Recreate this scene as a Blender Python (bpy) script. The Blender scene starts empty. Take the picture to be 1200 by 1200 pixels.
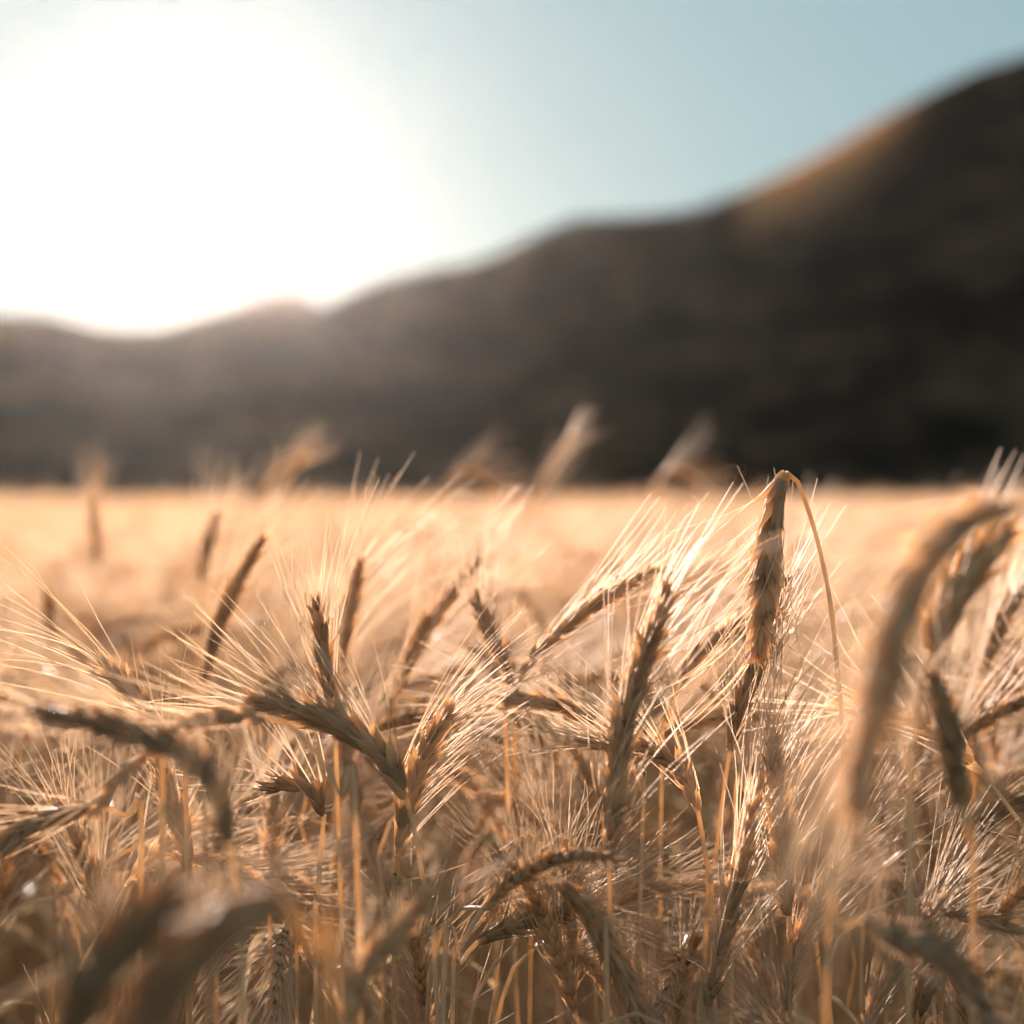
import bpy, math, random
import numpy as np
from mathutils import Vector

# ------------------------------------------------------------------ camera, sky, sun, exposure
scene = bpy.context.scene
COL = scene.collection
R = math.radians
CAM_Z = 1.0
PITCH = R(-0.34)
HORIZON = 600 + math.degrees(PITCH) / 0.0229    # photo row of the true horizon
SPAN = 0.48                                   # picture width at one metre

cam_data = bpy.data.cameras.new('camera')
cam = bpy.data.objects.new('camera', cam_data)
COL.objects.link(cam)
cam.location = (0, 0, CAM_Z)
cam.rotation_euler = (R(90) + PITCH, 0, 0)
cam_data.sensor_width = 24.0
cam_data.lens = 50.0
cam_data.clip_start = 0.02
cam_data.clip_end = 6000
cam_data.dof.use_dof = True
cam_data.dof.focus_distance = 1.0
cam_data.dof.aperture_fstop = 3.3
scene.camera = cam

SUN_EL, SUN_AZ = R(9.0), R(-8.8)              # azimuth from +Y, negative towards -X
world = bpy.data.worlds.new('World')
scene.world = world
world.use_nodes = True
wn = world.node_tree
bg = wn.nodes['Background']
sky = wn.nodes.new('ShaderNodeTexSky')
sky.sky_type = 'NISHITA'
sky.sun_disc = False
sky.sun_elevation = SUN_EL
sky.sun_rotation = SUN_AZ
sky.air_density = 1.0
sky.dust_density = 1.0
sky.ozone_density = 5.0
gam = wn.nodes.new('ShaderNodeGamma')
gam.inputs[1].default_value = 0.2
tint = wn.nodes.new('ShaderNodeMix'); tint.data_type = 'RGBA'; tint.blend_type = 'MULTIPLY'
tint.inputs['Factor'].default_value = 1.0
tint.inputs['B'].default_value = (0.79, 1.06, 1.07, 1)
wn.links.new(sky.outputs[0], gam.inputs[0])
wn.links.new(gam.outputs[0], tint.inputs['A'])
wn.links.new(tint.outputs['Result'], bg.inputs[0])
bg.inputs[1].default_value = 0.05

sun_data = bpy.data.lights.new('sun', 'SUN')
sun_data.energy = 4.1
sun_data.angle = R(0.5)
sun_data.color = (1.0, 0.865, 0.785)
sun = bpy.data.objects.new('sun', sun_data)
COL.objects.link(sun)
sun_dir = Vector((math.sin(SUN_AZ) * math.cos(SUN_EL), math.cos(SUN_AZ) * math.cos(SUN_EL), math.sin(SUN_EL)))
sun.rotation_euler = sun_dir.to_track_quat('Z', 'Y').to_euler()
sun.location = (-20, 120, 60)

vs = scene.view_settings
vs.view_transform = 'Standard'
vs.look = 'None'
vs.exposure = 2.8
vs.gamma = 1.0
cy = scene.cycles
cy.use_denoising = True
cy.max_bounces = 12
cy.diffuse_bounces = 10
cy.transmission_bounces = 10
cy.volume_bounces = 0
cy.sample_clamp_indirect = 6.0
cy.sample_clamp_direct = 60.0

# ------------------------------------------------------------------ small helpers
rng = np.random.default_rng(11)
random.seed(5)


def px(x, y, d):
    """A point of the photograph (1200 px wide) at depth d metres along the view axis."""
    u = (x - 600) / 1200 * SPAN * d
    v = (600 - y) / 1200 * SPAN * d
    c, s = math.cos(PITCH), math.sin(PITCH)
    return np.array([u, d * c - v * s, CAM_Z + d * s + v * c])


def spline(P, n):
    """n points, evenly spaced along a Catmull-Rom curve through P."""
    P = np.asarray(P, float)
    Q = np.vstack([2 * P[0] - P[1], P, 2 * P[-1] - P[-2]])
    out = []
    for i in range(1, len(Q) - 2):
        t = np.linspace(0, 1, 16, endpoint=False)[:, None]
        a, b, c, d = Q[i - 1], Q[i], Q[i + 1], Q[i + 2]
        out.append(0.5 * ((2 * b) + (c - a) * t + (2 * a - 5 * b + 4 * c - d) * t ** 2 + (3 * b - a - 3 * c + d) * t ** 3))
    out.append(P[-1][None])
    C = np.vstack(out)
    s = np.r_[0, np.cumsum(np.linalg.norm(np.diff(C, axis=0), axis=1))]
    q = np.linspace(0, s[-1], n)
    return np.stack([np.interp(q, s, C[:, k]) for k in range(3)], 1)


def unit(v):
    v = np.asarray(v, float)
    return v / (np.linalg.norm(v, axis=-1, keepdims=True) + 1e-12)


def frames(C, up=None):
    """Tangent, side and normal along a curve, carried without twist."""
    T = unit(np.gradient(C, axis=0))
    n0 = np.array(up if up is not None else (0.3, -1.0, 0.2), float)
    N = np.zeros_like(T)
    n = n0
    for i in range(len(T)):
        n = n - T[i] * np.dot(n, T[i])
        if np.linalg.norm(n) < 1e-4:
            n = np.cross(T[i], (1, 0, 0.1))
        n = n / np.linalg.norm(n)
        N[i] = n
    B = np.cross(T, N)
    return T, B, N


class MB:
    """Collects quads and triangles; build() links them as one mesh object."""
    def __init__(self):
        self.v, self.f, self.n = [], [], 0

    def add(self, v, f):
        self.v.append(np.asarray(v, float))
        self.f.append(np.asarray(f, int) + self.n)
        self.n += len(v)

    def tube(self, C, rad, sides=5, up=None, flat=1.0):
        C = np.asarray(C, float)
        rad = np.broadcast_to(np.asarray(rad, float), (len(C),))
        T, B, N = frames(C, up)
        a = np.linspace(0, 2 * math.pi, sides, endpoint=False)
        V = C[:, None] + rad[:, None, None] * (B[:, None] * np.cos(a)[None, :, None] + N[:, None] * (flat * np.sin(a))[None, :, None])
        m = len(C)
        i = np.arange(m - 1)[:, None] * sides
        j = np.arange(sides)[None]
        k = (j + 1) % sides
        F = np.stack([i + j, i + k, i + sides + k, i + sides + j], -1).reshape(-1, 4)
        self.add(V.reshape(-1, 3), F)

    def kernel(self, p, d, side, length, w, t, sides=6, rings=None):
        """A husked grain: an elongated pointed body from p along d, bulging and keeled."""
        d = unit(d)
        side = side - d * np.dot(side, d)
        side = unit(side)
        nor = np.cross(d, side)
        prof = rings or ((0.0, 0.35), (0.14, 0.85), (0.34, 1.0), (0.58, 0.74), (0.80, 0.32), (1.0, 0.04))
        a = np.linspace(0, 2 * math.pi, sides, endpoint=False)
        V = []
        for s, r in prof:
            c = p + d * (length * s) + nor * (0.10 * length * math.sin(s * 2.6))
            V.append(c + r * (w * np.cos(a)[:, None] * side + t * np.sin(a)[:, None] * nor))
        V = np.vstack(V)
        m = len(prof)
        i = np.arange(m - 1)[:, None] * sides
        j = np.arange(sides)[None]
        k = (j + 1) % sides
        self.add(V, np.stack([i + j, i + k, i + sides + k, i + sides + j], -1).reshape(-1, 4))

    def ribbon(self, C, width, nor, fold=0.25):
        """A dry grass blade: two strips meeting at a keel."""
        C = np.asarray(C, float)
        T = unit(np.gradient(C, axis=0))
        S = unit(np.cross(T, nor))
        Nn = np.cross(S, T)
        w = np.asarray(width)[:, None]
        V = np.concatenate([C - S * w + Nn * w * fold, C, C + S * w + Nn * w * fold], 0)
        m = len(C)
        i = np.arange(m - 1)
        F = np.concatenate([np.stack([i, i + m, i + m + 1, i + 1], 1), np.stack([i + m, i + 2 * m, i + 2 * m + 1, i + m + 1], 1)])
        self.add(V, F)

    def mesh(self, name, mat, off=None):
        V = np.vstack(self.v)
        if off is not None:
            V = V - off
        F = np.vstack(self.f)
        me = bpy.data.meshes.new(name)
        me.vertices.add(len(V))
        me.vertices.foreach_set('co', V.astype(np.float32).ravel())
        me.loops.add(F.size)
        me.loops.foreach_set('vertex_index', F.astype(np.int32).ravel())
        me.polygons.add(len(F))
        me.polygons.foreach_set('loop_start', np.arange(0, F.size, F.shape[1], dtype=np.int32))
        me.polygons.foreach_set('use_smooth', np.ones(len(F), bool))
        me.update(calc_edges=True)
        for m in (mat if isinstance(mat, (list, tuple)) else [mat]):
            me.materials.append(m)
        return me

    def build(self, name, mat, parent=None, off=None):
        o = bpy.data.objects.new(name, self.mesh(name, mat, off))
        COL.objects.link(o)
        o.parent = parent
        return o


def merge(parts):
    """One mesh data-block out of several (MB, material) pairs, a material slot each."""
    V, F, M, n, mats = [], [], [], 0, []
    for mb, mat in parts:
        v = np.vstack(mb.v)
        f = np.vstack(mb.f)
        if mat not in mats:
            mats.append(mat)
        V.append(v)
        F.append(f + n)
        M.append(np.full(len(f), mats.index(mat), np.int32))
        n += len(v)
    mb = MB()
    mb.add(np.vstack(V), np.vstack(F))
    return mb, np.concatenate(M), mats


def tag(o, label=None, cat=None, group=None, kind=None):
    for k, v in (('label', label), ('category', cat), ('group', group), ('kind', kind)):
        if v:
            o[k] = v
    return o


def empty(name, loc):
    o = bpy.data.objects.new(name, None)
    o.empty_display_size = 0.02
    COL.objects.link(o)
    o.location = loc
    return o


# ------------------------------------------------------------------ materials
def new_mat(name):
    m = bpy.data.materials.new(name)
    m.use_nodes = True
    nt = m.node_tree
    nt.nodes.clear()
    return m, nt, lambda t: nt.nodes.new(t)


def straw(name, dark, mid, light, rough, trans, noise_scale, spec=0.4, trans_tint=(1.0, 0.84, 0.62), bump=0.0, forward=0.0):
    m, nt, N = new_mat(name)
    L = nt.links.new
    out = N('ShaderNodeOutputMaterial')
    geo = N('ShaderNodeNewGeometry')
    oi = N('ShaderNodeObjectInfo')
    tc = N('ShaderNodeTexCoord')
    nz = N('ShaderNodeTexNoise')
    nz.inputs['Scale'].default_value = noise_scale
    nz.inputs['Detail'].default_value = 4
    L(tc.outputs['Object'], nz.inputs['Vector'])
    a = N('ShaderNodeMath'); a.operation = 'MULTIPLY'; a.inputs[1].default_value = 0.45
    L(geo.outputs['Random Per Island'], a.inputs[0])
    b = N('ShaderNodeMath'); b.operation = 'MULTIPLY_ADD'; b.inputs[1].default_value = 0.45
    L(oi.outputs['Random'], b.inputs[0]); L(a.outputs[0], b.inputs[2])
    c = N('ShaderNodeMath'); c.operation = 'MULTIPLY_ADD'; c.inputs[1].default_value = 0.9
    L(nz.outputs['Fac'], c.inputs[0]); L(b.outputs[0], c.inputs[2])
    d = N('ShaderNodeMath'); d.operation = 'SUBTRACT'; d.inputs[1].default_value = 0.40
    L(c.outputs[0], d.inputs[0])
    cr = N('ShaderNodeValToRGB')
    cr.color_ramp.elements[0].position = 0.05
    cr.color_ramp.elements[0].color = (*dark, 1)
    cr.color_ramp.elements[1].position = 0.95
    cr.color_ramp.elements[1].color = (*light, 1)
    e = cr.color_ramp.elements.new(0.5)
    e.color = (*mid, 1)
    L(d.outputs[0], cr.inputs[0])
    p = N('ShaderNodeBsdfPrincipled')
    p.inputs['Roughness'].default_value = rough
    p.inputs['Specular IOR Level'].default_value = spec
    L(cr.outputs[0], p.inputs['Base Color'])
    tr = N('ShaderNodeBsdfTranslucent')
    mul = N('ShaderNodeMix'); mul.data_type = 'RGBA'; mul.blend_type = 'MULTIPLY'
    mul.inputs['Factor'].default_value = 1.0
    L(cr.outputs[0], mul.inputs['A'])
    mul.inputs['B'].default_value = (*trans_tint, 1)
    L(mul.outputs['Result'], tr.inputs[0])
    mix = N('ShaderNodeMixShader')
    mix.inputs[0].default_value = trans
    L(p.outputs[0], mix.inputs[1])
    if forward:                                # thin fibres pass much of the light onwards
        rf = N('ShaderNodeBsdfRefraction')
        rf.inputs['Roughness'].default_value = 0.75
        rf.inputs['IOR'].default_value = 1.12
        L(mul.outputs['Result'], rf.inputs['Color'])
        mf = N('ShaderNodeMixShader'); mf.inputs[0].default_value = forward
        L(tr.outputs[0], mf.inputs[1]); L(rf.outputs[0], mf.inputs[2]); L(mf.outputs[0], mix.inputs[2])
    else:
        L(tr.outputs[0], mix.inputs[2])
    if bump:
        wv = N('ShaderNodeTexNoise'); wv.inputs['Scale'].default_value = 900
        L(tc.outputs['Object'], wv.inputs['Vector'])
        bp = N('ShaderNodeBump'); bp.inputs['Strength'].default_value = bump; bp.inputs['Distance'].default_value = 0.0006
        L(wv.outputs['Fac'], bp.inputs['Height']); L(bp.outputs[0], p.inputs['Normal'])
    L(mix.outputs[0], out.inputs[0])
    return m


M_STEM = straw('straw_stem', (0.40, 0.275, 0.15), (0.66, 0.50, 0.32), (0.84, 0.68, 0.49), 0.45, 0.45, 25, 0.2)
M_EAR = straw('straw_husk', (0.48, 0.33, 0.20), (0.78, 0.60, 0.41), (0.92, 0.77, 0.58), 0.62, 0.66, 60, 0.08, trans_tint=(1.0, 0.91, 0.78), bump=0.5)
M_SHADED = straw('shaded_husk', (0.30, 0.19, 0.11), (0.50, 0.34, 0.21), (0.68, 0.49, 0.33), 0.55, 0.50, 60, 0.07, trans_tint=(1.0, 0.86, 0.70), bump=0.5)  # husk with shade put into a darker colour; also varies ripeness
M_AWN = straw('straw_awn', (0.58, 0.465, 0.35), (0.76, 0.65, 0.54), (0.87, 0.78, 0.68), 0.55, 0.66, 30, 0.07, trans_tint=(1.0, 0.94, 0.87), forward=0.15)
M_LEAF = straw('dry_leaf', (0.40, 0.28, 0.16), (0.60, 0.45, 0.29), (0.76, 0.60, 0.44), 0.55, 0.50, 20, 0.08)


def soil_mat():
    m, nt, N = new_mat('straw_litter_soil')
    L = nt.links.new
    out = N('ShaderNodeOutputMaterial'); p = N('ShaderNodeBsdfPrincipled')
    geo = N('ShaderNodeNewGeometry')
    n1 = N('ShaderNodeTexNoise'); n1.inputs['Scale'].default_value = 9; n1.inputs['Detail'].default_value = 8
    L(geo.outputs['Position'], n1.inputs['Vector'])
    cr = N('ShaderNodeValToRGB')
    cr.color_ramp.elements[0].position = 0.3; cr.color_ramp.elements[0].color = (0.30, 0.21, 0.12, 1)
    cr.color_ramp.elements[1].position = 0.7; cr.color_ramp.elements[1].color = (0.62, 0.46, 0.29, 1)
    L(n1.outputs['Fac'], cr.inputs[0]); L(cr.outputs[0], p.inputs['Base Color'])
    p.inputs['Roughness'].default_value = 0.95
    p.inputs['Specular IOR Level'].default_value = 0.0
    bp = N('ShaderNodeBump'); bp.inputs['Strength'].default_value = 0.6; bp.inputs['Distance'].default_value = 0.02
    L(n1.outputs['Fac'], bp.inputs['Height']); L(bp.outputs[0], p.inputs['Normal'])
    L(p.outputs[0], out.inputs[0])
    return m


def hill_mat():
    m, nt, N = new_mat('hill_scrub_and_sunlit_dry_grass')
    L = nt.links.new
    out = N('ShaderNodeOutputMaterial'); p = N('ShaderNodeBsdfPrincipled')
    geo = N('ShaderNodeNewGeometry')
    n1 = N('ShaderNodeTexNoise'); n1.inputs['Scale'].default_value = 0.03; n1.inputs['Detail'].default_value = 7; n1.inputs['Roughness'].default_value = 0.6
    n2 = N('ShaderNodeTexNoise'); n2.inputs['Scale'].default_value = 0.16; n2.inputs['Detail'].default_value = 5
    for n in (n1, n2):
        L(geo.outputs['Position'], n.inputs['Vector'])
    add = N('ShaderNodeMath'); add.operation = 'MULTIPLY_ADD'; add.inputs[1].default_value = 0.45
    L(n2.outputs['Fac'], add.inputs[0]); L(n1.outputs['Fac'], add.inputs[2])
    cr = N('ShaderNodeValToRGB')
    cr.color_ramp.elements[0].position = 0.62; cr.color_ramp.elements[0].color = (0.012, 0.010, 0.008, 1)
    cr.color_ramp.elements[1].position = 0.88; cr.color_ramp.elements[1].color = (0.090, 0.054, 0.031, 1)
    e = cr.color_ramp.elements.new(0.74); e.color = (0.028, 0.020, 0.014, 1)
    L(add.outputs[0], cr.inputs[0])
    ga = N('ShaderNodeAttribute'); ga.attribute_name = 'sunlit_dry_grass'
    mx = N('ShaderNodeMix'); mx.data_type = 'RGBA'
    L(ga.outputs['Fac'], mx.inputs['Factor']); L(cr.outputs[0], mx.inputs['A'])
    mx.inputs['B'].default_value = (0.46, 0.20, 0.085, 1)  # dry grass, paler on the ridge strip: its sunlight painted into the colour
    L(mx.outputs['Result'], p.inputs['Base Color'])
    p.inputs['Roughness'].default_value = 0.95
    p.inputs['Specular IOR Level'].default_value = 0.0
    L(p.outputs[0], out.inputs[0])
    return m


M_SOIL, M_HILL = soil_mat(), hill_mat()

# ------------------------------------------------------------------ ground and hills
mb = MB()
mb.add([(-1500, -1500, 0), (1500, -1500, 0), (1500, 1500, 0), (-1500, 1500, 0)], [(0, 1, 2, 3)])
tag(mb.build('ground', M_SOIL), kind='structure')


def value_noise(x, y, seed):
    def h(i, j):
        s = np.sin(i * 127.1 + j * 311.7 + seed * 74.7) * 43758.5453
        return s - np.floor(s)
    i, j = np.floor(x), np.floor(y)
    fx, fy = x - i, y - j
    fx, fy = fx * fx * (3 - 2 * fx), fy * fy * (3 - 2 * fy)
    return (h(i, j) * (1 - fx) + h(i + 1, j) * fx) * (1 - fy) + (h(i, j + 1) * (1 - fx) + h(i + 1, j + 1) * fx) * fy - 0.5


def hill(crest, y_foot, y_crest, y_back, shoulder, seed, amp=1.0):
    """Terrain whose skyline follows CREST (photo pixels), rising from y_foot to y_crest metres away and falling to y_back.
    SHOULDER: (pixel x, thickness in pixels) of the gentler slope below the skyline."""
    cx, cyy = np.array(crest, float).T
    X = np.linspace(cx[0], cx[-1], 420)
    E = np.interp(X, cx, cyy)
    k = np.ones(9) / 9
    E = np.convolve(np.pad(E, 4, mode='edge'), k, 'valid')
    tan_e = np.maximum((HORIZON - E) / 1200 * SPAN, 0.0)
    t = (X - 600) / 1200 * SPAN
    sx, sy = np.array(shoulder, float).T
    thick = np.interp(X, sx, sy) / 1200 * SPAN
    hc = tan_e * y_crest + CAM_Z * (tan_e > 0)
    yl = y_foot + 0.74 * (y_crest - y_foot)
    hl = np.maximum(tan_e - thick, tan_e * 0.4) * yl
    front = np.linspace(0, 1, 44)
    top = np.linspace(0, 1, 16)[1:]
    back = np.linspace(0, 1, 14)[1:]
    Y = np.concatenate([y_foot + front * (yl - y_foot), yl + top * (y_crest - yl), y_crest + back * (y_back - y_crest)])
    H = np.concatenate([hl[None] * (front ** 1.15)[:, None],
                        hl[None] + (hc - hl)[None] * top[:, None],
                        hc[None] * (1 - back ** 1.3)[:, None]])
    XX = t[None] * Y[:, None]
    YY = np.repeat(Y[:, None], len(t), 1)
    nz = value_noise(XX / 60, YY / 60, seed) * 5 + value_noise(XX / 22, YY / 22, seed + 3) * 2.4 + value_noise(XX / 8, YY / 8, seed + 7) * 1.2
    w = np.clip(H / 14, 0, 1) * np.where(np.abs(YY - y_crest) < 0.3 * (y_crest - yl), 0.25, 1.0)
    H = H + nz * w * amp - 0.6
    m = len(t)
    V = np.stack([XX, YY, H], -1).reshape(-1, 3)
    i = np.arange(len(Y) - 1)[:, None] * m
    j = np.arange(m - 1)[None]
    F = np.stack([i + j, i + j + 1, i + m + j + 1, i + m + j], -1).reshape(-1, 4)
    h = MB()
    h.add(V, F)
    o = h.build('hill', M_HILL)
    rows = np.concatenate([np.clip((front - 0.86) / 0.14, 0, 1), np.ones(15), np.linspace(1, 0, 13)])
    g = rows[:, None] * np.clip((np.interp(X, sx, sy) - 8) / 14, 0, 1)[None]  # mask of the ridge strip painted as sunlit
    at = o.data.attributes.new('sunlit_dry_grass', 'FLOAT', 'POINT')
    at.data.foreach_set('value', g.astype(np.float32).ravel())
    return o


CREST_MAIN = [(-100, 590), (60, 590), (150, 500), (240, 430), (330, 380), (370, 358), (400, 348), (440, 328), (500, 316), (560, 307), (590, 291), (620, 274),
              (660, 263), (700, 253), (760, 249), (810, 243), (850, 228), (900, 208), (950, 184), (1000, 155), (1060, 120), (1100, 99), (1140, 80),
              (1200, 62), (1300, 42), (1450, 60), (1650, 120), (1900, 230), (2200, 400), (2500, 590)]
SHOULDER = [(-200, 4), (560, 4), (600, 10), (680, 3), (840, 5), (880, 22), (930, 26), (1000, 23), (1060, 13), (1090, 8), (1200, 3), (2500, 3)]
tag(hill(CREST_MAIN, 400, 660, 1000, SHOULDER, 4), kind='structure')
CREST_FAR = [(-1600, 590), (-1200, 420), (-700, 330), (-350, 322), (-120, 352), (0, 365), (40, 363), (80, 370), (130, 383), (190, 382), (235, 366), (285, 357),
             (325, 358), (365, 366), (410, 382), (480, 425), (570, 490), (680, 540), (800, 590)]
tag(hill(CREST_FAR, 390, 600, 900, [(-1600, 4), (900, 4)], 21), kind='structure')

CREST_PEAK = [(120, 590), (200, 430), (250, 374), (290, 350), (318, 340), (340, 339), (358, 345), (385, 362), (430, 400), (520, 480), (620, 590)]
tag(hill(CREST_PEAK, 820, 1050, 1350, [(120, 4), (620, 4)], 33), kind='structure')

# ------------------------------------------------------------------ wheat: geometry of one stalk
def ear_geometry(C, roll, r, width=1.0, awn_len=0.060, awn_bias=(0, 0, 0), awn_spread=1.0, awn_keep=0.92, fine=True, per_spikelet=False):
    """C: the ear's axis from base to tip. Returns (rachis MB, [spikelet MB] or husk MB, beard MB)."""
    length = np.linalg.norm(np.diff(C, axis=0), axis=1).sum()
    n = max(8, int(length / (0.0038 if fine else 0.0065)))
    P = spline(C, n)
    T, B, N = frames(P)
    ca, sa = math.cos(roll), math.sin(roll)
    B, N = B * ca + N * sa, N * ca - B * sa
    rachis, husk, beard, spikes = MB(), MB(), MB(), []
    rachis.tube(P, np.linspace(0.0016, 0.0008, n), 5)
    bias = np.array(awn_bias, float)
    sides = 6 if fine else 4
    rings = None if fine else ((0.0, 0.4), (0.35, 1.0), (0.75, 0.65), (1.0, 0.08))
    for i in range(n):
        u = i / (n - 1)
        s = (0.80 + 0.27 * math.sin(min(u * 2.2, 1.0) * math.pi / 2)) * (1.0 - 0.38 * max(0, u - 0.55) / 0.45) * width
        sd = 1 if i % 2 else -1
        sp = MB() if per_spikelet else husk
        fan = (-1.2, -0.62, 0.0, 0.62, 1.2) if fine else (-0.8, 0.8)
        for q in fan:
            f = q + r.normal(0, 0.10)
            lat = sd * B[i] * math.cos(f) + N[i] * math.sin(f)
            a = (0.40 + r.normal(0, 0.10)) * (1.12 if abs(q) < 0.3 else 1.0)
            d = unit(T[i] * math.cos(a) + lat * math.sin(a))
            ln = (0.0128 + r.normal(0, 0.0011)) * s * (0.9 if abs(q) < 0.3 else 1.0)
            p0 = P[i] + lat * 0.0013 * s
            side = np.cross(d, lat)
            sp.kernel(p0, d, side, ln, (0.0019 if fine else 0.0025) * s, (0.0015 if fine else 0.0021) * s, sides, rings)
            if r.random() < (awn_keep if abs(q) > 0.7 else 0.22):
                tip = p0 + d * ln * 0.97 + np.cross(d, unit(side)) * (0.1 * ln * math.sin(2.6))
                al = awn_len * (0.62 + 0.5 * math.sin(math.pi * min(1, 0.25 + 0.7 * u))) * r.uniform(0.7, 1.12)
                if r.random() < 0.12:
                    al *= r.uniform(0.2, 0.6)
                ad = unit(T[i] * 1.0 + lat * (0.26 * awn_spread) + r.normal(0, 0.09 * awn_spread, 3) + bias * r.uniform(0.6, 1.1))
                bend = lat * 0.12 * awn_spread + r.normal(0, 0.17, 3) + bias * 0.25
                k = np.linspace(0, 1, 6 if fine else 3)[:, None]
                A = tip + (unit(d * 0.5 + ad)[None] * k + (ad - unit(d * 0.5 + ad))[None] * k ** 2 + bend[None] * k ** 2 * 0.6) * al
                beard.tube(A, np.linspace(0.00034 if fine else 0.00055, 0.00011 if fine else 0.0002, len(k)), 3)
        if per_spikelet:
            spikes.append(sp)
    return rachis, (spikes if per_spikelet else husk), beard


def stem_geometry(P, r, fine=True, hero=False):
    n = (130 if hero else 48) if fine else 12
    C = spline(P, n)
    rad = np.linspace(0.0017, 0.0011, n)
    if fine:
        for u in (0.35, 0.62):
            rad[int(u * n)] *= 1.5
    s = MB()
    s.tube(C, rad, 6 if fine else 4)
    return s, C


def leaf_geometry(C, r, at=0.62, length=0.16, fine=True):
    """A dry flag leaf leaving the stem C at the fraction AT."""
    p = C[int(at * (len(C) - 1))]
    th = r.uniform(0, 2 * math.pi)
    out = np.array([math.cos(th), math.sin(th), 0])
    sag = r.uniform(0.5, 1.3)
    n = 12 if fine else 6
    k = np.linspace(0, 1, n)[:, None]
    A = p + out * (k * length * 0.75) + np.array([0, 0, 1.0]) * (length * (0.75 * k - sag * k ** 2)) + np.cross(out, (0, 0, 1)) * (0.03 * np.sin(3 * k) * r.normal())
    tw = np.linspace(0, r.uniform(-2.5, 2.5), n)[:, None]
    nor = np.array([0, 0, 1.0]) * np.cos(tw) + np.cross(out, (0, 0, 1)) * np.sin(tw)
    w = 0.0034 * (1 - np.linspace(0, 1, n) ** 2.2) * np.minimum(1, 0.35 + np.linspace(0, 4, n)) + 0.0003
    lf = MB()
    lf.ribbon(A, w, nor, 0.35)
    return lf


# ------------------------------------------------------------------ wheat: the stalks one can pick out
GROUP = 'wheat stalks standing in the field'


def hero(label, d, ear, stem, tip_d=0.0, roll=None, split=True, width=1.0, awn=0.060, bias=(0, 0, 0), spread=1.0, keep=0.92, leaf=None, foot=(0, 0), old=False):  # old: ear stands in shade, painted with the darker husk
    """EAR: photo pixels from tip to base; STEM: from below the base downwards; d: depth of the base; tip_d: how much farther the tip is."""
    r = np.random.default_rng(abs(hash_label(label)) % (2 ** 31))
    m = len(ear)
    E = [px(x, y, d + tip_d * (1 - i / (m - 1))) for i, (x, y) in enumerate(ear)]
    S = [px(x, y, d) for x, y in stem]
    low = S[-1] if S else E[-1]
    base = np.array([low[0] + foot[0] + r.normal(0, 0.02), low[1] + foot[1] + abs(r.normal(0, 0.02)), 0.0])
    mid = low * 0.55 + base * 0.45
    mid[2] = low[2] * 0.5
    chain = [base, mid] + S[::-1] + [E[-1]]
    full = spline(chain + E[-2:-3:-1], 20) if False else chain
    root = empty('wheat_stalk', base)
    tag(root, label, 'wheat stalk', GROUP)
    sg, C = stem_geometry(full, r, True, True)
    sg.build('stem', M_STEM, root, base)
    roll = r.uniform(0, math.pi) if roll is None else roll
    husk_mat = M_SHADED if old else M_EAR  # ears standing in shade take the darker-painted husk
    rach, husk, beard = ear_geometry(np.array(E[::-1]), roll, r, width * 1.1, awn, bias, spread, keep, True, split)
    if split:
        e = rach.build('ear', husk_mat, root, base)
        for sp in husk:
            sp.build('spikelet', husk_mat, e, base)
    else:
        rach.add(np.vstack(husk.v), np.vstack(husk.f))
        e = rach.build('ear', husk_mat, root, base)
    beard.build('beard', M_AWN, e, base)
    if leaf:
        leaf_geometry(C, r, leaf, r.uniform(0.12, 0.2)).build('leaf', M_LEAF, root, base)
    return root


def hash_label(s):
    h = 7
    for ch in s:
        h = (h * 131 + ord(ch)) & 0x7fffffff
    return h


UR = (0.45, 0.1, 0.25)          # awns swept up and to +X
DL = (-0.55, 0, -0.25)

H = hero
# the tall nodding stalk that breaks the horizon, and the ears under it
H('tallest sharp wheat stalk, its ear nodding down in front of the dark hill', 0.98,
  [(889, 757), (893, 715), (899, 665), (905, 615), (912, 575), (921, 553)], [(930, 556), (941, 580), (957, 630), (972, 700), (981, 780), (988, 870), (986, 960), (975, 1080)],
  roll=1.35, bias=(-0.5, 0, -0.1), spread=1.5, awn=0.06, width=1.3)
H('dark bristly ear directly below the tip of the tallest nodding ear', 1.03,
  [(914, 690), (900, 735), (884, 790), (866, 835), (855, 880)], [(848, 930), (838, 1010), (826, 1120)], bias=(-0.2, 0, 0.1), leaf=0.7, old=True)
H('long bristly ear rising from the lower frame under the dark bristly ear', 0.97,
  [(882, 950), (872, 1000), (858, 1060), (844, 1120), (830, 1180)], [(822, 1230)], bias=(0.2, 0, 0.1), width=0.92)
H('golden upright ear with fanned awns on a bare stem beside the tallest stem', 0.98,
  [(906, 868), (909, 920), (915, 980), (921, 1050), (925, 1072)], [(927, 1110), (925, 1200)], bias=(0.5, 0, 0.2), spread=1.3, awn=0.066, width=1.05)
H('grey ear lying nearly level, pointing at the tallest stem', 1.05,
  [(985, 868), (955, 876), (920, 888), (893, 903)], [(872, 930), (860, 1000)], tip_d=0.03, bias=(0.3, 0, 0.1))
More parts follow.
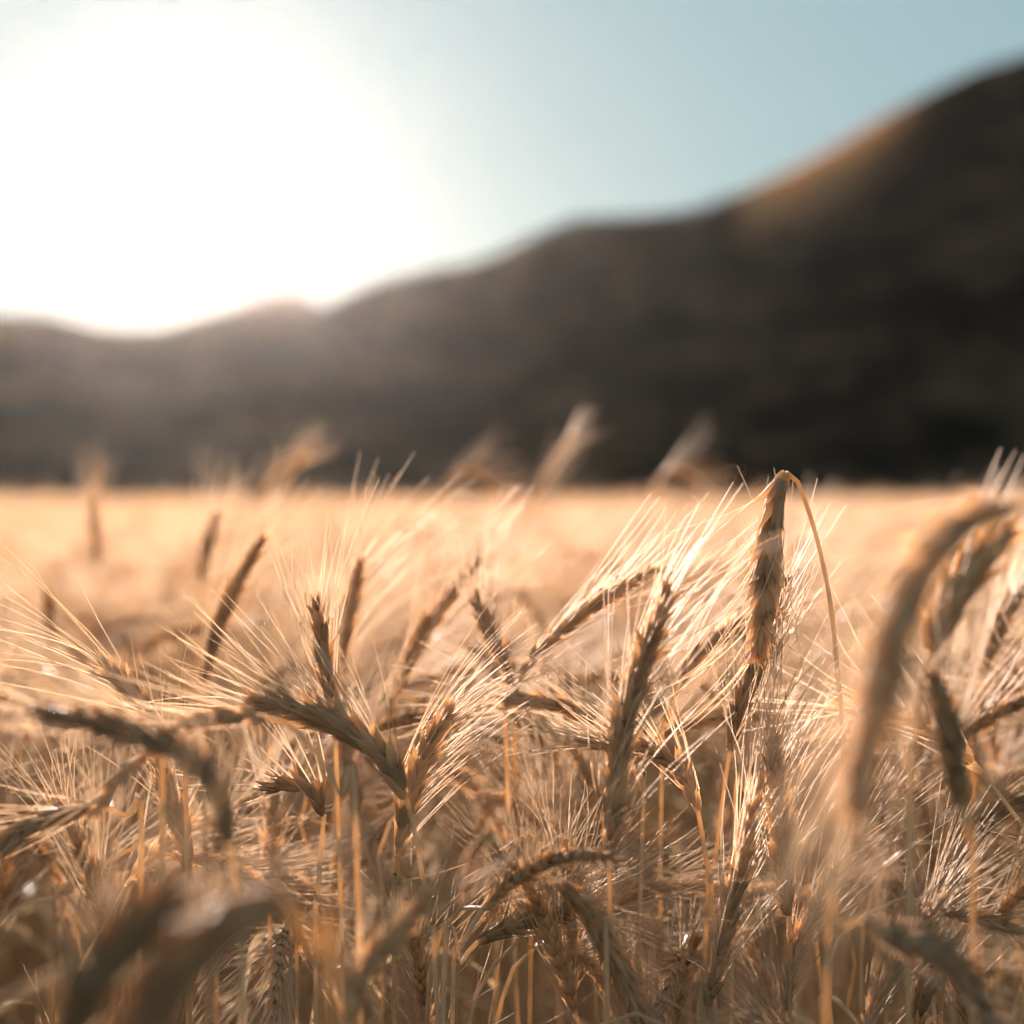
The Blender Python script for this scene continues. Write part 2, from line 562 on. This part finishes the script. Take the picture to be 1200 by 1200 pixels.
# the straight ear in the middle
H('straight upright brown ear with a glinting edge on a dark stem, clear of its neighbours', 0.925,
  [(779, 706), (762, 750), (742, 810), (728, 870), (720, 940), (715, 1005)], [(714, 1050), (716, 1100), (712, 1180)], roll=0.2, bias=(0.5, 0.25, 0.2), spread=1.5, awn=0.062, width=1.15)
H('grey ear curving over behind the straight upright brown ear', 1.0,
  [(745, 872), (775, 884), (800, 908), (818, 950)], [(824, 985), (832, 1040), (836, 1120)], bias=(-0.2, 0, 0.2))
H('thin ear reaching up towards the tallest nodding ear from behind', 1.09,
  [(876, 728), (845, 745), (815, 770), (796, 800)], [(782, 850), (775, 930)], bias=(0.3, 0, 0.1), width=0.9)
H('slim ear slanting up with a bright glint at its tip', 1.1,
  [(765, 670), (735, 686), (700, 706), (662, 735), (630, 765), (612, 790)], [(600, 830), (594, 900)], bias=(0.3, 0, 0.2), width=0.85)
H('short ear leaning the other way, meeting the slim slanting ear in a V', 1.14,
  [(560, 708), (572, 735), (588, 770), (602, 805)], [(606, 850), (604, 930)], bias=(0.3, 0, 0.2))
H('soft brown ear slanting behind a spray of bright awns', 1.25,
  [(556, 660), (530, 695), (500, 735), (478, 780), (466, 812)], [(462, 870)], bias=(0.3, 0, 0.2))
H('small shadowed ear just behind the grey upright ear', 1.22,
  [(420, 668), (412, 705), (404, 745), (398, 785)], [(396, 850)], bias=(0.6, 0, 0.2), awn=0.066)
H('grey upright ear standing alone with its keel showing', 1.04,
  [(371, 716), (377, 750), (382, 790), (388, 828)], [(392, 870), (396, 950)], roll=1.3, bias=(0.15, 0, 0.1), spread=0.8)
H('out of focus brown ear leaning beyond the grey upright ear', 1.28,
  [(305, 637), (285, 670), (265, 712), (250, 755), (240, 800)], [(236, 860)], bias=(0.4, 0, 0.1))
# the big arched ear
H('thick dark ear arching over from a pale bent stem', 0.955,
  [(312, 824), (350, 832), (390, 848), (425, 868), (455, 895), (476, 935)], [(484, 965), (494, 1020), (505, 1100), (512, 1180)], roll=0.9, bias=(-0.25, 0, 0.3), width=1.3)
H('upright bristly ear crossing behind the thick arched ear', 0.985,
  [(524, 838), (505, 872), (488, 910), (475, 955), (466, 1003)], [(466, 1040), (462, 1120)], bias=(0.8, 0.1, 0.15), spread=0.9, awn=0.066, width=1.05)
H('short dark hooked ear just under the thick arched ear', 1.0,
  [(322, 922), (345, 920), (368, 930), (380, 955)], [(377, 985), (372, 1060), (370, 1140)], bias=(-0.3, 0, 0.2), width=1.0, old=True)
H('pale ear with long awns fanning out towards the frame edge', 0.985,
  [(128, 785), (145, 800), (165, 820), (186, 842)], [(205, 870), (218, 930)], bias=(-0.55, 0, 0.08), spread=1.6, awn=0.085)
H('ear of open spikelets standing upright above the dark blurred stalks', 1.0,
  [(190, 900), (200, 935), (212, 975), (223, 1020)], [(226, 1060), (224, 1140)], bias=(-0.1, 0, 0.2), spread=1.8, roll=0.1, width=1.1)
H('faint ear standing straight behind the arched ear', 1.13,
  [(322, 938), (320, 970), (317, 1005), (315, 1035)], [(315, 1080)], bias=(0.1, 0, 0.2), spread=1.4)
H('dark ear lying almost level at the frame edge with white glinting awns', 0.9,
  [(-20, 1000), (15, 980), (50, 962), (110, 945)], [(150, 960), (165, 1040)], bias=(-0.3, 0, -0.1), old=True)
H('short nodding ear with white rimmed husks above the bent stem', 1.03,
  [(578, 1062), (588, 1030), (602, 1000), (622, 974)], [(631, 985), (627, 1040), (622, 1120)], roll=0.4, bias=(-0.35, 0, 0), spread=1.2)
H('drooping ear on a stem bent like a hairpin, low in the frame', 0.935,
  [(752, 1215), (738, 1170), (718, 1122), (692, 1075), (655, 1034)], [(632, 1024), (600, 1032), (568, 1062), (540, 1110), (520, 1170)], roll=0.8, bias=(0.3, 0, 0.1), width=1.05)
H('dark ear lying almost level under the hairpin bend', 0.99,
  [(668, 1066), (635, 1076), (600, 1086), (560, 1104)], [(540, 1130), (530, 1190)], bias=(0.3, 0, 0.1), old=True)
H('grey ear lying across behind the bare pale leaf', 1.1,
  [(596, 820), (630, 822), (665, 830), (698, 846)], [(715, 880), (720, 950)], bias=(-0.3, 0, 0.1))
H('bright ear with stiff golden awns at the lower frame edge', 0.98,
  [(1094, 1105), (1088, 1140), (1078, 1180), (1072, 1220)], [(1072, 1260)], bias=(0.6, 0, 0.3), awn=0.075, spread=1.2)
H('small clenched ear tip poking out beside the straight upright ear', 1.03,
  [(684, 870), (702, 872), (722, 880), (740, 895)], [(752, 930), (752, 1000)], bias=(-0.2, 0, 0.1), awn=0.03, width=0.7)
H('ear hanging low behind the hairpin stem with loose golden awns', 1.07,
  [(812, 1110), (800, 1140), (792, 1180), (790, 1215)], [(790, 1260)], bias=(0.2, 0, 0.2), spread=1.5)
# blurred ones near the lens
H('heavily blurred ear hanging nearest the lens at the frame edge', 0.575,
  [(1003, 930), (1015, 870), (1032, 800), (1055, 720), (1092, 650), (1140, 611), (1192, 588)], [(1225, 586), (1285, 612), (1330, 720), (1350, 900)], split=False, width=1.2, awn=0.05, bias=(-0.15, 0, -0.15), roll=0.3, keep=0.8)
H('darkest blurred ear lying close to the lens across the lower corner', 0.56,
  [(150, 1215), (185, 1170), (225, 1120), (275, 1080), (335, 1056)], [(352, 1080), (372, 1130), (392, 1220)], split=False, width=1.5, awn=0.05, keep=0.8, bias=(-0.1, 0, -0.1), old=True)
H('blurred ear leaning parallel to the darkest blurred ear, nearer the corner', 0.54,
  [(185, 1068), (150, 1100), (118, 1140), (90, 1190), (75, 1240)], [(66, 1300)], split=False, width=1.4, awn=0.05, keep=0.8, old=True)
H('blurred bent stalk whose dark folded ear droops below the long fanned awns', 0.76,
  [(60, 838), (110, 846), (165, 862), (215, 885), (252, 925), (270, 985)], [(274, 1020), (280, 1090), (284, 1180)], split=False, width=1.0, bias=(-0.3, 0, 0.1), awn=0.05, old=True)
H('soft pale ear bridging from the folded ear to the thick arched ear', 0.85,
  [(212, 850), (245, 842), (280, 838), (312, 842)], [(340, 850), (372, 885), (400, 935), (418, 1000)], split=False, bias=(-0.3, 0, 0.1), width=0.8)
H('blurred knobbly ear rising beside the thick arched ear’s stem', 0.77,
  [(492, 1062), (468, 1090), (440, 1120), (418, 1160), (408, 1205)], [(405, 1250)], split=False, bias=(0.1, 0, 0.2), awn=0.045)
H('blurred golden ear with a dark flank leaning behind the heavily blurred hanging ear', 0.80,
  [(1168, 634), (1148, 655), (1124, 690), (1104, 728), (1090, 765)], [(1080, 805), (1072, 880), (1066, 1000)], split=False, bias=(0.1, 0, -0.05), width=1.45, awn=0.03)
H('blurred ear leaning up at the frame edge beyond the golden ear', 1.24,
  [(1200, 684), (1182, 715), (1165, 750), (1150, 792)], [(1144, 850), (1140, 930)], split=False, bias=(0.3, 0, 0.1))
H('blurred ear hanging below the golden ear with a dark flank, apart from the stems', 0.78,
  [(1098, 806), (1110, 850), (1120, 900), (1128, 945)], [(1134, 990), (1140, 1080)], split=False, bias=(0.1, 0, 0.2))
H('blurred brown ear drooping into the lower frame corner', 0.76,
  [(1160, 1200), (1135, 1150), (1100, 1118), (1050, 1098), (1008, 1078)], [(985, 1090), (968, 1150)], split=False, bias=(0.3, 0, 0), awn=0.05, old=True)
H('pointed leaf-like ear hanging under the folded ear', 0.86,
  [(112, 948), (132, 922), (152, 900), (168, 885)], [(180, 890), (190, 960)], split=False, awn=0.03, keep=0.4, width=0.75)

# tall ones standing beyond, against the foot of the hills
H('tall fuzzy ear leaning up against the dark hill beyond the field edge line', 2.2,
  [(668, 512), (655, 535), (640, 560), (625, 585)], [(612, 620), (600, 700)], split=False, bias=(0.3, 0, 0.1), awn=0.05, width=0.8, keep=0.6)
H('soft bowed ear just breaking the field edge line before the darkest part of the hill', 2.4,
  [(818, 562), (798, 553), (780, 557), (764, 572)], [(755, 600), (750, 680)], split=False, bias=(0.2, 0, 0.3), awn=0.06, width=0.75, keep=0.6)
H('faint bowed ear topping the field edge line midway along it', 2.2,
  [(578, 572), (560, 560), (540, 556), (522, 566)], [(512, 590), (508, 680)], split=False, bias=(0.3, 0, 0.3), awn=0.05)
H('faint ear leaning before the washed-out far hill', 2.3,
  [(352, 540), (335, 550), (318, 566), (306, 584)], [(298, 620), (294, 700)], split=False, bias=(0.3, 0, 0.3), awn=0.05)
H('blurred upright ear standing tall in the pale field near the frame edge', 2.1,
  [(108, 585), (110, 610), (112, 635), (113, 660)], [(114, 700), (114, 780)], split=False, bias=(0.1, 0, 0.3), awn=0.06)
H('short blurred ear in the pale field, lower than the tall upright one beside it', 1.6,
  [(57, 698), (58, 715), (60, 735), (61, 755)], [(62, 790), (62, 850)], split=False, bias=(0.1, 0, 0.3))
H('faint ear whose awn tips catch the light above the field edge line', 1.75,
  [(252, 608), (246, 630), (240, 655), (236, 680)], [(234, 720), (232, 800)], split=False, bias=(0.0, 0, 0.3), awn=0.06)

# ------------------------------------------------------------------ wheat: copies behind and between
def variant(seed, nod, fine=True):
    """One free-standing stalk in local space, foot at the origin, about 0.93 m tall. NOD 0 upright, 1 level, 2 hanging."""
    r = np.random.default_rng(seed)
    L = r.uniform(0.075, 0.10)
    th = r.uniform(-0.6, 0.6) + (0 if r.random() < 0.7 else math.pi)
    out = np.array([math.cos(th), math.sin(th), 0])
    z = 0.93 - (L if nod < 0.6 else 0.02) + r.normal(0, 0.01)
    lean = r.uniform(0.01, 0.06)
    b = out * lean + np.array([0, 0, z])
    if nod < 0.6:
        a0, a1 = r.uniform(0.1, 0.35), r.uniform(0.25, 0.7)
    elif nod < 1.5:
        a0, a1 = r.uniform(0.8, 1.2), r.uniform(1.3, 1.7)
    else:
        a0, a1 = r.uniform(1.7, 2.2), r.uniform(2.4, 2.9)
    E = [b]
    for i in range(4):
        a = a0 + (a1 - a0) * i / 3
        E.append(E[-1] + (out * math.sin(a) + np.array([0, 0, math.cos(a)])) * L / 4)
    stem = [np.zeros(3), out * lean * 0.3 + (0, 0, z * 0.5)]
    if nod < 0.6:
        stem += [b - (out * math.sin(a0) * 0.7 + np.array([0, 0, 1.0])) * 0.06, b]
    else:
        h = 0.03 + 0.02 * nod
        stem += [out * (lean - 0.045) + np.array([0, 0, z - 0.11]), out * (lean - h * 0.8) + np.array([0, 0, z - 0.030]), out * (lean - h * 0.35) + np.array([0, 0, z - 0.002 + (0.006 if nod > 1.5 else 0)]), b]
    s, C = stem_geometry(stem, r, fine)
    bias = out * 0.15 + r.normal(0, 0.12, 3) + np.array([0.15, 0, 0.05])
    rach, husk, beard = ear_geometry(np.array(E), r.uniform(0, math.pi), r, r.uniform(0.88, 1.1), r.uniform(0.055, 0.076), bias, r.uniform(0.9, 1.5), 0.86 if fine else 0.92, fine, False)
    rach.add(np.vstack(husk.v), np.vstack(husk.f))
    lf = leaf_geometry(C, r, r.uniform(0.68, 0.88), r.uniform(0.12, 0.22), fine)
    return s, rach, beard, lf


KINDS = [(0, 'upright'), (0, 'upright'), (0, 'upright'), (0, 'upright'), (1, 'bowed'), (1, 'bowed'), (1, 'bowed'), (2, 'hanging'), (2, 'hanging'), (2, 'hanging')]
protos = []
for i, (nod, word) in enumerate(KINDS):
    s, e, bd, lf = variant(100 + i, nod)
    protos.append((word, s.mesh('stem', M_STEM), e.mesh('ear', M_EAR), bd.mesh('beard', M_AWN), lf.mesh('leaf', M_LEAF)))

LABEL = {
    'upright': 'straw wheat stalk with an upright bearded ear, crowded among many like it',
    'bowed': 'straw wheat stalk with a bowed bearded ear, crowded among many like it',
    'hanging': 'straw wheat stalk with a hanging bearded ear, crowded among many like it',
}
CROWD_GROUP = {k: k + ' wheat stalks in the crowded stand' for k in LABEL}


def crowd_stalk(x, y, s, rz, tilt, k):
    word, ms, me, mbd, ml = protos[k]
    root = empty('wheat_stalk', (x, y, 0))
    root.rotation_euler = (tilt[0], tilt[1], rz)
    root.scale = (s, s, s)
    tag(root, LABEL[word], 'wheat stalk', CROWD_GROUP[word])
    def part(name, me, parent):
        o = bpy.data.objects.new(name, me)
        COL.objects.link(o)
        o.parent = parent
        return o
    part('stem', ms, root)
    e = part('ear', me, root)
    part('beard', mbd, e)
    part('leaf', ml, root)


def scatter(x0, x1, y0, y1, step, jitter, r):
    nx, ny = int((x1 - x0) / step), int((y1 - y0) / step)
    gx, gy = np.meshgrid((np.arange(nx) + 0.5) * step + x0, (np.arange(ny) + 0.5) * step + y0)
    p = np.stack([gx.ravel(), gy.ravel()], 1)
    return p + r.uniform(-jitter, jitter, p.shape) * step


Y_IND = 2.12
r = np.random.default_rng(77)
inside = lambda p: np.abs(p[:, 0]) < 0.24 * p[:, 1] + 0.01
front = scatter(-0.3, 0.3, 0.93, 1.17, 0.048, 0.48, r)           # the row in focus: low, tangled heads between the tall ones
between = scatter(-0.5, 0.5, 1.17, Y_IND, 0.074, 0.48, r)
front, between = front[inside(front)], between[inside(between)]
for x, y in front:
    k = int(r.integers(0, len(protos)))
    s = (CAM_Z - 0.125 - abs(r.normal(0, 0.06)) - (0.03 if y < 1.0 else 0)) / 0.945
    crowd_stalk(x, y, s, r.normal(0, 1.0), (r.normal(0, 0.03), r.normal(0, 0.05)), k)
for x, y in between:
    k = int(r.integers(0, len(protos)))
    s = (CAM_Z - 0.085 - abs(r.normal(0, 0.045)) + (0.04 if r.random() < 0.08 else 0)) / 0.945
    crowd_stalk(x, y, s, r.normal(0, 0.8), (r.normal(0, 0.03), r.normal(0, 0.04)), k)
n_ind = len(front) + len(between)
sides = scatter(-3.6, 3.6, 1.0, Y_IND, 0.06, 0.48, r)
rest = np.vstack([sides[~inside(sides)], scatter(-4, 4, Y_IND, 7.2, 0.055, 0.48, r)])

# ------------------------------------------------------------------ wheat: the field beyond, too many to count
lib = bpy.data.collections.new('wheat_source')
NV = 10
for i in range(NV):
    nod = (0, 0, 0, 1, 1, 2, 0, 1, 2, 0)[i]
    s, e, bd, lf = variant(300 + i, nod, False)
    mbm, mi, mats = merge([(s, M_STEM), (e, M_EAR), (bd, M_AWN), (lf, M_LEAF)])
    me = mbm.mesh('stalk%02d' % i, mats)
    me.polygons.foreach_set('material_index', mi)
    lib.objects.link(bpy.data.objects.new('a%02d' % i, me))


def coarse_stalk(mbs, x, y, r, h):
    """A far stalk: a bent stem, a spindle ear and a few awns."""
    st, er, aw = mbs
    th = r.normal(0.3, 0.9)
    out = np.array([math.cos(th), math.sin(th), 0])
    b = np.array([x, y, 0])
    z = h - 0.085
    a1 = r.choice((0.3, 0.5, 1.3, 2.2))
    C = np.array([b + (0, 0, 0.3), b + out * 0.01 + (0, 0, z)])
    st.tube(C, (0.0022, 0.0016), 3)
    E = [C[-1]]
    for i in range(3):
        a = a1 * (0.5 + 0.3 * i)
        E.append(E[-1] + (out * math.sin(a) + np.array([0, 0, math.cos(a)])) * 0.03)
    er.tube(E, (0.003, 0.0062, 0.006, 0.002), 4)
    for q in range(7):
        p = E[int(r.integers(1, 4))]
        d = unit(unit(E[-1] - E[-2]) + r.normal(0, 0.28, 3) + (0.15, 0, 0.1))
        aw.tube([p, p + d * r.uniform(0.045, 0.075)], (0.0007, 0.0003), 3)


for i in range(3):
    rr = np.random.default_rng(500 + i)
    mbs = (MB(), MB(), MB())
    for x, y in scatter(-0.6, 0.6, -0.6, 0.6, 0.066, 0.48, rr):
        coarse_stalk(mbs, x, y, rr, 0.915 - abs(rr.normal(0, 0.035)) + (rr.uniform(0.05, 0.12) if rr.random() < 0.06 else 0))
    mbm, mi, mats = merge([(mbs[0], M_STEM), (mbs[1], M_EAR), (mbs[2], M_AWN)])
    me = mbm.mesh('patch%02d' % i, mats)
    me.polygons.foreach_set('material_index', mi)
    lib.objects.link(bpy.data.objects.new('b%02d' % i, me))

P, IDX, ROT, SCL = [], [], [], []
for x, y in rest:
    P.append((x, y, 0))
    IDX.append(int(r.integers(0, NV)))
    ROT.append((r.normal(0, 0.03), r.normal(0, 0.04), r.normal(0, 0.8)))
    roll_ = value_noise(np.array([x * 0.9]), np.array([y * 0.7]), 3)[0] * 0.05          # the crop's own unevenness
    s = (CAM_Z - 0.085 + min(roll_, 0.015) - abs(r.normal(0, 0.03))) / 0.945
    if r.random() < 0.20 and y > 2.15:
        s += r.uniform(0.03, 0.075)
    elif r.random() < 0.012 and y > 2.6:
        s += r.uniform(0.08, 0.115)
    SCL.append((s, s, s))
for x, y in scatter(-9, 9, 7.2, 30, 1.15, 0.05, r):
    if abs(x) < 0.3 * y + 3:
        P.append((x, y, 0)); IDX.append(NV + int(r.integers(0, 3))); ROT.append((0, 0, int(r.integers(0, 4)) * math.pi / 2)); SCL.append((1, 1, 1 + r.normal(0, 0.012)))
for x, y in scatter(-90, 90, 30, 258, 3.4, 0.1, r):
    if abs(x) < 0.3 * y + 8:
        P.append((x, y, 0)); IDX.append(NV + int(r.integers(0, 3))); ROT.append((0, 0, int(r.integers(0, 4)) * math.pi / 2)); SCL.append((3.0, 3.0, 1 + r.normal(0, 0.02)))

me = bpy.data.meshes.new('wheat_field')
me.from_pydata(P, [], [])
for nm, ty, val, key in (('variant', 'INT', np.array(IDX, np.int32), 'value'), ('turn', 'FLOAT_VECTOR', np.array(ROT, np.float32).ravel(), 'vector'), ('size', 'FLOAT_VECTOR', np.array(SCL, np.float32).ravel(), 'vector')):
    at = me.attributes.new(nm, ty, 'POINT')
    at.data.foreach_set(key, val)
field = bpy.data.objects.new('wheat_field', me)
COL.objects.link(field)
tag(field, 'dense pale wheat stretching away to the foot of the hills', kind='stuff')
ng = bpy.data.node_groups.new('wheat_scatter', 'GeometryNodeTree')
ng.interface.new_socket('Geometry', in_out='INPUT', socket_type='NodeSocketGeometry')
ng.interface.new_socket('Geometry', in_out='OUTPUT', socket_type='NodeSocketGeometry')
gi, go = ng.nodes.new('NodeGroupInput'), ng.nodes.new('NodeGroupOutput')
ci = ng.nodes.new('GeometryNodeCollectionInfo')
ci.inputs['Collection'].default_value = lib
ci.inputs['Separate Children'].default_value = True
ci.inputs['Reset Children'].default_value = True
iop = ng.nodes.new('GeometryNodeInstanceOnPoints')
iop.inputs['Pick Instance'].default_value = True
def attr(nm, ty):
    n = ng.nodes.new('GeometryNodeInputNamedAttribute')
    n.data_type = ty
    n.inputs['Name'].default_value = nm
    return next(o for o in n.outputs if o.enabled and o.name == 'Attribute')
ng.links.new(gi.outputs[0], iop.inputs['Points'])
ng.links.new(ci.outputs[0], iop.inputs['Instance'])
ng.links.new(attr('variant', 'INT'), iop.inputs['Instance Index'])
ng.links.new(attr('turn', 'FLOAT_VECTOR'), iop.inputs['Rotation'])
ng.links.new(attr('size', 'FLOAT_VECTOR'), iop.inputs['Scale'])
ng.links.new(iop.outputs[0], go.inputs[0])
md = field.modifiers.new('scatter', 'NODES')
md.node_group = ng

# ------------------------------------------------------------------ haze
HAZE = 0.0000038
if HAZE:
    m, nt, N = new_mat('air')
    out = N('ShaderNodeOutputMaterial')
    pv = N('ShaderNodeVolumePrincipled')
    pv.inputs['Color'].default_value = (1.0, 0.88, 0.78, 1)
    pv.inputs['Density'].default_value = HAZE
    pv.inputs['Anisotropy'].default_value = 0.895
    nt.links.new(pv.outputs[0], out.inputs['Volume'])
    mb = MB()
    x, y0, y1, z0, z1 = 1600, -1600, 1600, -2.0, 160.0
    mb.add([(-x, y0, z0), (x, y0, z0), (x, y1, z0), (-x, y1, z0), (-x, y0, z1), (x, y0, z1), (x, y1, z1), (-x, y1, z1)],
           [(3, 2, 1, 0), (4, 5, 6, 7), (0, 1, 5, 4), (1, 2, 6, 5), (2, 3, 7, 6), (3, 0, 4, 7)])
    o = mb.build('haze', m)
    for p in o.data.polygons:
        p.use_smooth = False
    tag(o, 'thin warm evening haze lying over the field and hills', kind='stuff')
print('individuals', n_ind, 'points', len(P))
